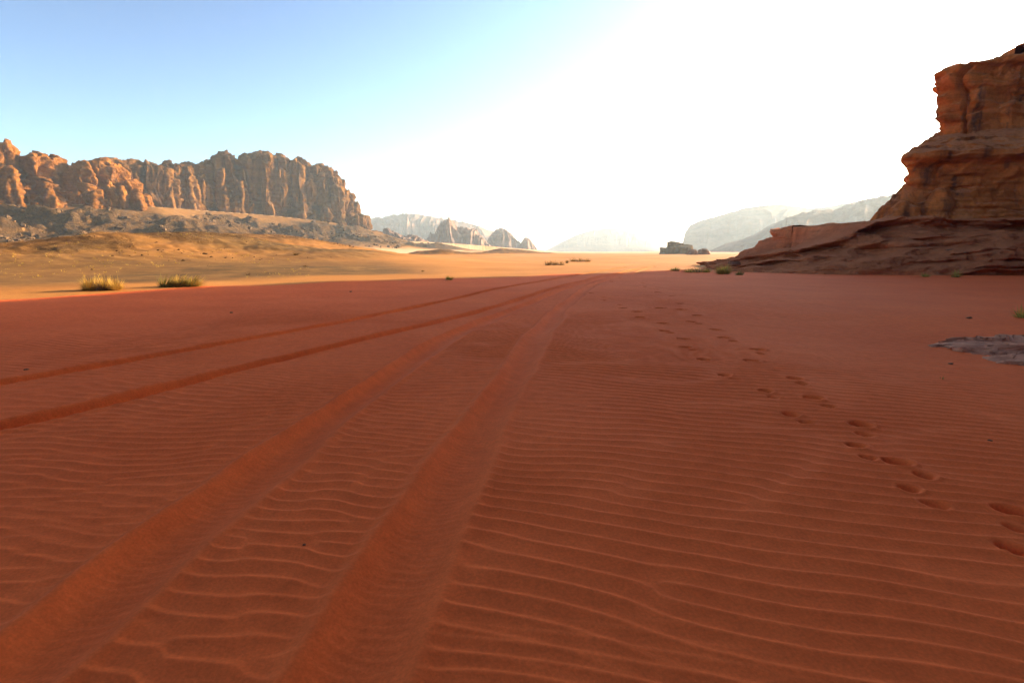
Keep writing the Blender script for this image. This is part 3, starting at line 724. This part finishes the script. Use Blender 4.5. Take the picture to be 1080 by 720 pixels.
# pebbles lying singly on the red sand
for i, (px, py, s, lab) in enumerate([(321, 575, .012, 'tiny dark pebble on the ripples between the two wide wheel ruts'), (1003, 383, .035, 'dark pebble on red sand just below the grey rock slab'),
        (1044, 464, .02, 'small dark pebble on rippled sand at right, above the nearest footprints'), (244, 330, .05, 'dark stone on smooth sand left of centre, beyond the crossing wheel ruts'),
        (28, 393, .035, 'small dark stone beside the upper left wheel rut'), (370, 307, .06, 'dark stone on shaded sand below the second golden hill'), (1022, 338, .07, 'flat dark stone on sand between the rock slab and the red cliff')]):
    q = on_ground(px, py); boulder('pebble', (q[0], q[1], gz(q[0], q[1], True)+s*.3), (s*.9, s*.7, s*.5), M_boulder, 700+i, lab, 'pebble')
# boulders by the cliff
for i, (px, py, s, lab) in enumerate([(773, 279, .35, 'dark boulder on the low left end of the red cliff ledges'), (1000, 268, .4, 'rounded boulder lying under the hollow in the cliff ledges')]):
    d = 46 if i == 0 else 41.5
    q = at(px, py, d); boulder('boulder', (q[0], q[1], q[2]), (s*1.3, s, s), M_boulder, 720+i, lab, 'boulder')

# ------------------------------------------------------------------ desert plants
def tuft_mesh(n, h, spread, width, seed, arch=.5, lean=(0, 0), base=.35):
    g = np.random.default_rng(seed); Vs, Fs, k = [], [], 0
    for i in range(n):
        a = g.uniform(0, 2*math.pi); rb = spread*base*math.sqrt(g.random()); ph = math.asin(g.uniform(.12, 1)); u = g.uniform(.5, 1.0)*(1.25 if g.random() < .06 else 1)
        tilt = 1-ph/1.571; hh = h*math.sin(ph)*u; out = spread*math.cos(ph)*u*.85
        b = np.array([math.cos(a)*rb, math.sin(a)*rb, -.02])
        dirv = np.array([math.cos(a+g.normal(0, .4)), math.sin(a+g.normal(0, .4)), 0])
        side = np.array([-dirv[1], dirv[0], 0]); w = width*g.uniform(.6, 1.2)
        ln = np.array([lean[0], lean[1], 0])*h
        seg = []
        for t in (0, .35, .7, 1.0):
            c = b+dirv*out*(t**(1+arch))+ln*t*t+np.array([0, 0, hh*(t-arch*.35*t*t*tilt)])
            ww = w*(1-t)**.7*.5+w*.06
            seg += [c-side*ww, c+side*ww]
        Vs.append(np.array(seg)); Fs.append(np.array([[0, 1, 3, 2], [2, 3, 5, 4], [4, 5, 7, 6]])+k); k += 8
    return np.vstack(Vs), np.vstack(Fs)
def plant(name, px, py, w_px, h_px, mats, label, cat='grass', n=260, seed=0, arch=.5, lean=(0, 0), group=None, depth=None, twigs=True, clumps=1):
    if depth is None:
        q = on_ground(px, py)
        for _ in range(6): q = on_ground(px, py, gz(*q))
        depth = q[1]
    else: q = at(px, py, depth)[:2]
    z = gz(*q)
    h = h_px*depth/600; sp = w_px*depth/600/2
    r = empty(name, (q[0], q[1], z)); tag(r, label, cat, group)
    g = np.random.default_rng(seed+1)
    for mi, (m, share) in enumerate(mats):
        Vs, Fs, k = [], [], 0
        for c in range(clumps):
            off = np.array([0, 0, 0.]) if clumps == 1 else np.array([(c/(clumps-1)-.5)*1.3*sp+g.normal(0, .06*sp), g.normal(0, .25*sp), 0])
            hs = g.uniform(.7, 1.0) if clumps > 1 else 1
            V, Fq = tuft_mesh(int(n*share/clumps), h*hs, sp/(1 if clumps == 1 else clumps*.42), max(.008, depth*.0010), seed+10*mi+c, arch, lean)
            Vs.append(V+off); Fs.append(Fq+k); k += len(V)
        mesh_np(['blades', 'dry_blades', 'stems'][mi], np.vstack(Vs)+np.array(r.location), np.vstack(Fs), m, origin=r.location, parent=r)
    if twigs:
        V, Fq = tuft_mesh(int(n*.12), h*.75, sp*.9, max(.010, depth*.0010), seed+77, .15, lean)
        mesh_np('twigs', V+np.array(r.location), Fq, M_twig, origin=r.location, parent=r)
    return r
plant('dry_grass_bush', 108, 306, 36, 19, [(M_straw, 1.)], 'golden dry grass bush glowing in sun at the shadow edge, far left', 'bush', 1500, 1, .35, clumps=3)
plant('grass_bush', 192, 302, 38, 17, [(M_olive, .6), (M_straw, .4)], 'olive green grass bush at the shadow edge right of the golden one', 'bush', 1300, 2, .35, lean=(.25, 0), clumps=3)
plant('grass_tuft', 474, 295, 14, 6.5, [(M_yellowgreen, 1.)], 'small green tuft alone in shade near the plain, above the wheel ruts', 'grass', 140, 3)
plant('scrub_bush', 585, 279.5, 21, 8, [(M_scrub, 1.)], 'low reddish brown scrub on the sunlit plain, nearer of the two', 'bush', 240, 4, .8, clumps=3)
plant('scrub_bush', 612, 275.5, 22, 7, [(M_scrub, 1.)], 'low brown scrub on the sunlit plain, farther and to the right of its pair', 'bush', 240, 5, .8, clumps=3)
plant('scrub_bush', 598, 277.5, 6, 5, [(M_scrub, 1.)], 'tiny brown scrub between the two larger ones on the plain', 'bush', 60, 6, .6)
plant('grass_tuft', 712, 285.5, 18, 5, [(M_straw, .6), (M_yellowgreen, .4)], 'short straw yellow tuft at the left tip of the cliff ledges', 'grass', 200, 7, .4)
plant('grass_tuft', 736, 287, 26, 8, [(M_straw, .8), (M_yellowgreen, .3)], 'yellow green tuft in sun beside the round olive bush', 'grass', 300, 8, .4, clumps=3)
plant('grass_bush', 763, 289.0, 28, 13, [(M_straw, .6), (M_yellowgreen, .5)], 'round yellow green bush at the foot of the cliff ledges', 'bush', 420, 9, .45)
plant('grass_tuft', 780, 290, 16, 6, [(M_olive, 1.)], 'dim olive tuft hugging the right side of the round bush', 'grass', 120, 10, .5)
plant('grass_tuft', 976, 292.5, 18, 7, [(M_straw, .4), (M_yellowgreen, .6)], 'sparse low tuft at the cliff foot, left of its taller neighbour', 'grass', 80, 11, .5, depth=36.0)
plant('grass_tuft', 1008, 293, 18, 11, [(M_straw, .4), (M_yellowgreen, .6)], 'upright olive tuft at the cliff foot under the boulder', 'grass', 110, 12, .4, depth=35.5)
plant('grass_tuft', 1078, 335, 30, 17, [(M_straw, .4), (M_yellowgreen, .6)], 'yellow green tuft at the right edge just beyond the rock slab', 'grass', 150, 13, .4)
plant('sprig', 993, 400, 14, 7, [(M_yellowgreen, 1.)], 'tiny pale sprig in the rippled sand below the rock slab', 'plant', 14, 14, .3, twigs=False)
for i, (px, py, w, h, lab) in enumerate([(313, 283, 12, 4, 'small dull tuft at the bottom of the golden slope, left of centre'), (322, 286, 8, 3, 'tiny dull tuft right of the small one on the golden slope'), (228, 262, 8, 3, 'little dark tuft high on the golden slope'), (446, 286.5, 5, 2.2, 'dot of dry scrub on the bright plain left of the shaded tuft'), (262, 291, 14, 5, 'dry brown tuft right of the olive green bush')]):
    plant('scrub_tuft', px, py, w, h, [(M_scrub if i != 4 else M_twig, 1.)], lab, 'grass', 60, 40+i, .6, depth=None if i != 2 else 105, twigs=False)
# dry ground cover on the golden slopes
Vs, Fs, k = [], [], 0
for i in range(1100):
    px = g.uniform(-30, 330); d = g.uniform(28, 74)
    x, y = (px-540)/600*d*1.0125, d
    if fbm2(np.array([x*.15]), np.array([y*.15]), 2, 130)[0] < -.1 or y < 26+.72*(x+16)+5: continue
    V, Fq = tuft_mesh(7, g.uniform(.08, .22), g.uniform(.12, .3), .03, 1000+i, .6)
    Vs.append(V+[x, y, gz(x, y)]); Fs.append(Fq+k); k += len(V)
o = mesh_np('dry_grass', np.vstack(Vs), np.vstack(Fs), M_straw); tag(o, 'sparse dry grass scattered over the golden slopes', kind='stuff')

# ------------------------------------------------------------------ haze
HB = 6100.; TOP = 165.; BOT = -8.
hv = np.array([[sx*HB, sy*HB, z] for z in (BOT, TOP) for sx, sy in ((-1, -1), (1, -1), (1, 1), (-1, 1))])
hf = np.array([[0, 3, 2, 1], [4, 5, 6, 7], [0, 1, 5, 4], [1, 2, 6, 5], [2, 3, 7, 6], [3, 0, 4, 7]])
m = bpy.data.materials.new('air_haze'); m.use_nodes = True; nt = m.node_tree
nt.nodes.remove(nt.nodes['Principled BSDF'])
pv = N(nt, 'ShaderNodeVolumePrincipled', Density=HAZE_D if 'HAZE_D' in globals() else 1.65e-4, Anisotropy=.36)
pv.inputs['Color'].default_value = (.72, .87, 1.0, 1)
nt.links.new(pv.outputs[0], nt.nodes['Material Output'].inputs['Volume'])
o = mesh_np('haze', hv, hf, m, smooth=False); tag(o, kind='stuff')

# ------------------------------------------------------------------ light
w = bpy.data.worlds.new('World'); sc.world = w; w.use_nodes = True
nt = w.node_tree; bg = nt.nodes['Background']; bg.inputs['Strength'].default_value = .05
sky = nt.nodes.new('ShaderNodeTexSky'); sky.sky_type = 'NISHITA'; sky.sun_disc = False
sky.sun_elevation = SUN_EL; sky.sun_rotation = SUN_AZ
sky.altitude = 900; sky.air_density = 1.0; sky.dust_density = 2.6; sky.ozone_density = 2.0
hs = N(nt, 'ShaderNodeHueSaturation', Saturation=.80); gm = N(nt, 'ShaderNodeGamma', Gamma=SKYGAMMA)
nt.links.new(sky.outputs[0], gm.inputs[0]); nt.links.new(gm.outputs[0], hs.inputs['Color'])
tn = N(nt, 'ShaderNodeMix', data_type='RGBA', blend_type='MULTIPLY'); tn.inputs[0].default_value = 1; tn.inputs[7].default_value = SKYTINT
nt.links.new(hs.outputs[0], tn.inputs[6]); nt.links.new(tn.outputs[2], bg.inputs[0])
L = bpy.data.lights.new('sun', 'SUN'); L.energy = 5.0; L.angle = R(.5); L.color = (1., .76, .49)
so = bpy.data.objects.new('sun', L); col.objects.link(so)
dirv = Vector((math.sin(SUN_AZ)*math.cos(SUN_EL), math.cos(SUN_AZ)*math.cos(SUN_EL), math.sin(SUN_EL)))
so.rotation_euler = (-dirv).to_track_quat('-Z', 'Y').to_euler(); so.location = dirv*200

# ------------------------------------------------------------------ camera, render
cd = bpy.data.cameras.new('camera'); cd.lens = 20.0; cd.sensor_width = 36.0; cd.clip_end = 30000; cd.clip_start = .05
co = bpy.data.objects.new('camera', cd); col.objects.link(co)
co.location = (0, 0, EYE); co.rotation_euler = (math.pi/2-PITCH, 0, 0)
sc.camera = co
sc.render.engine = 'CYCLES'
sc.cycles.use_denoising = True
try: sc.cycles.denoiser = 'OPENIMAGEDENOISE'
except Exception: pass
sc.cycles.max_bounces = 6; sc.cycles.volume_bounces = 1
sc.view_settings.view_transform = 'Standard'; sc.view_settings.look = 'None'
sc.view_settings.exposure = 2.05; sc.view_settings.gamma = 1.0; sc.view_settings.use_curve_mapping = False
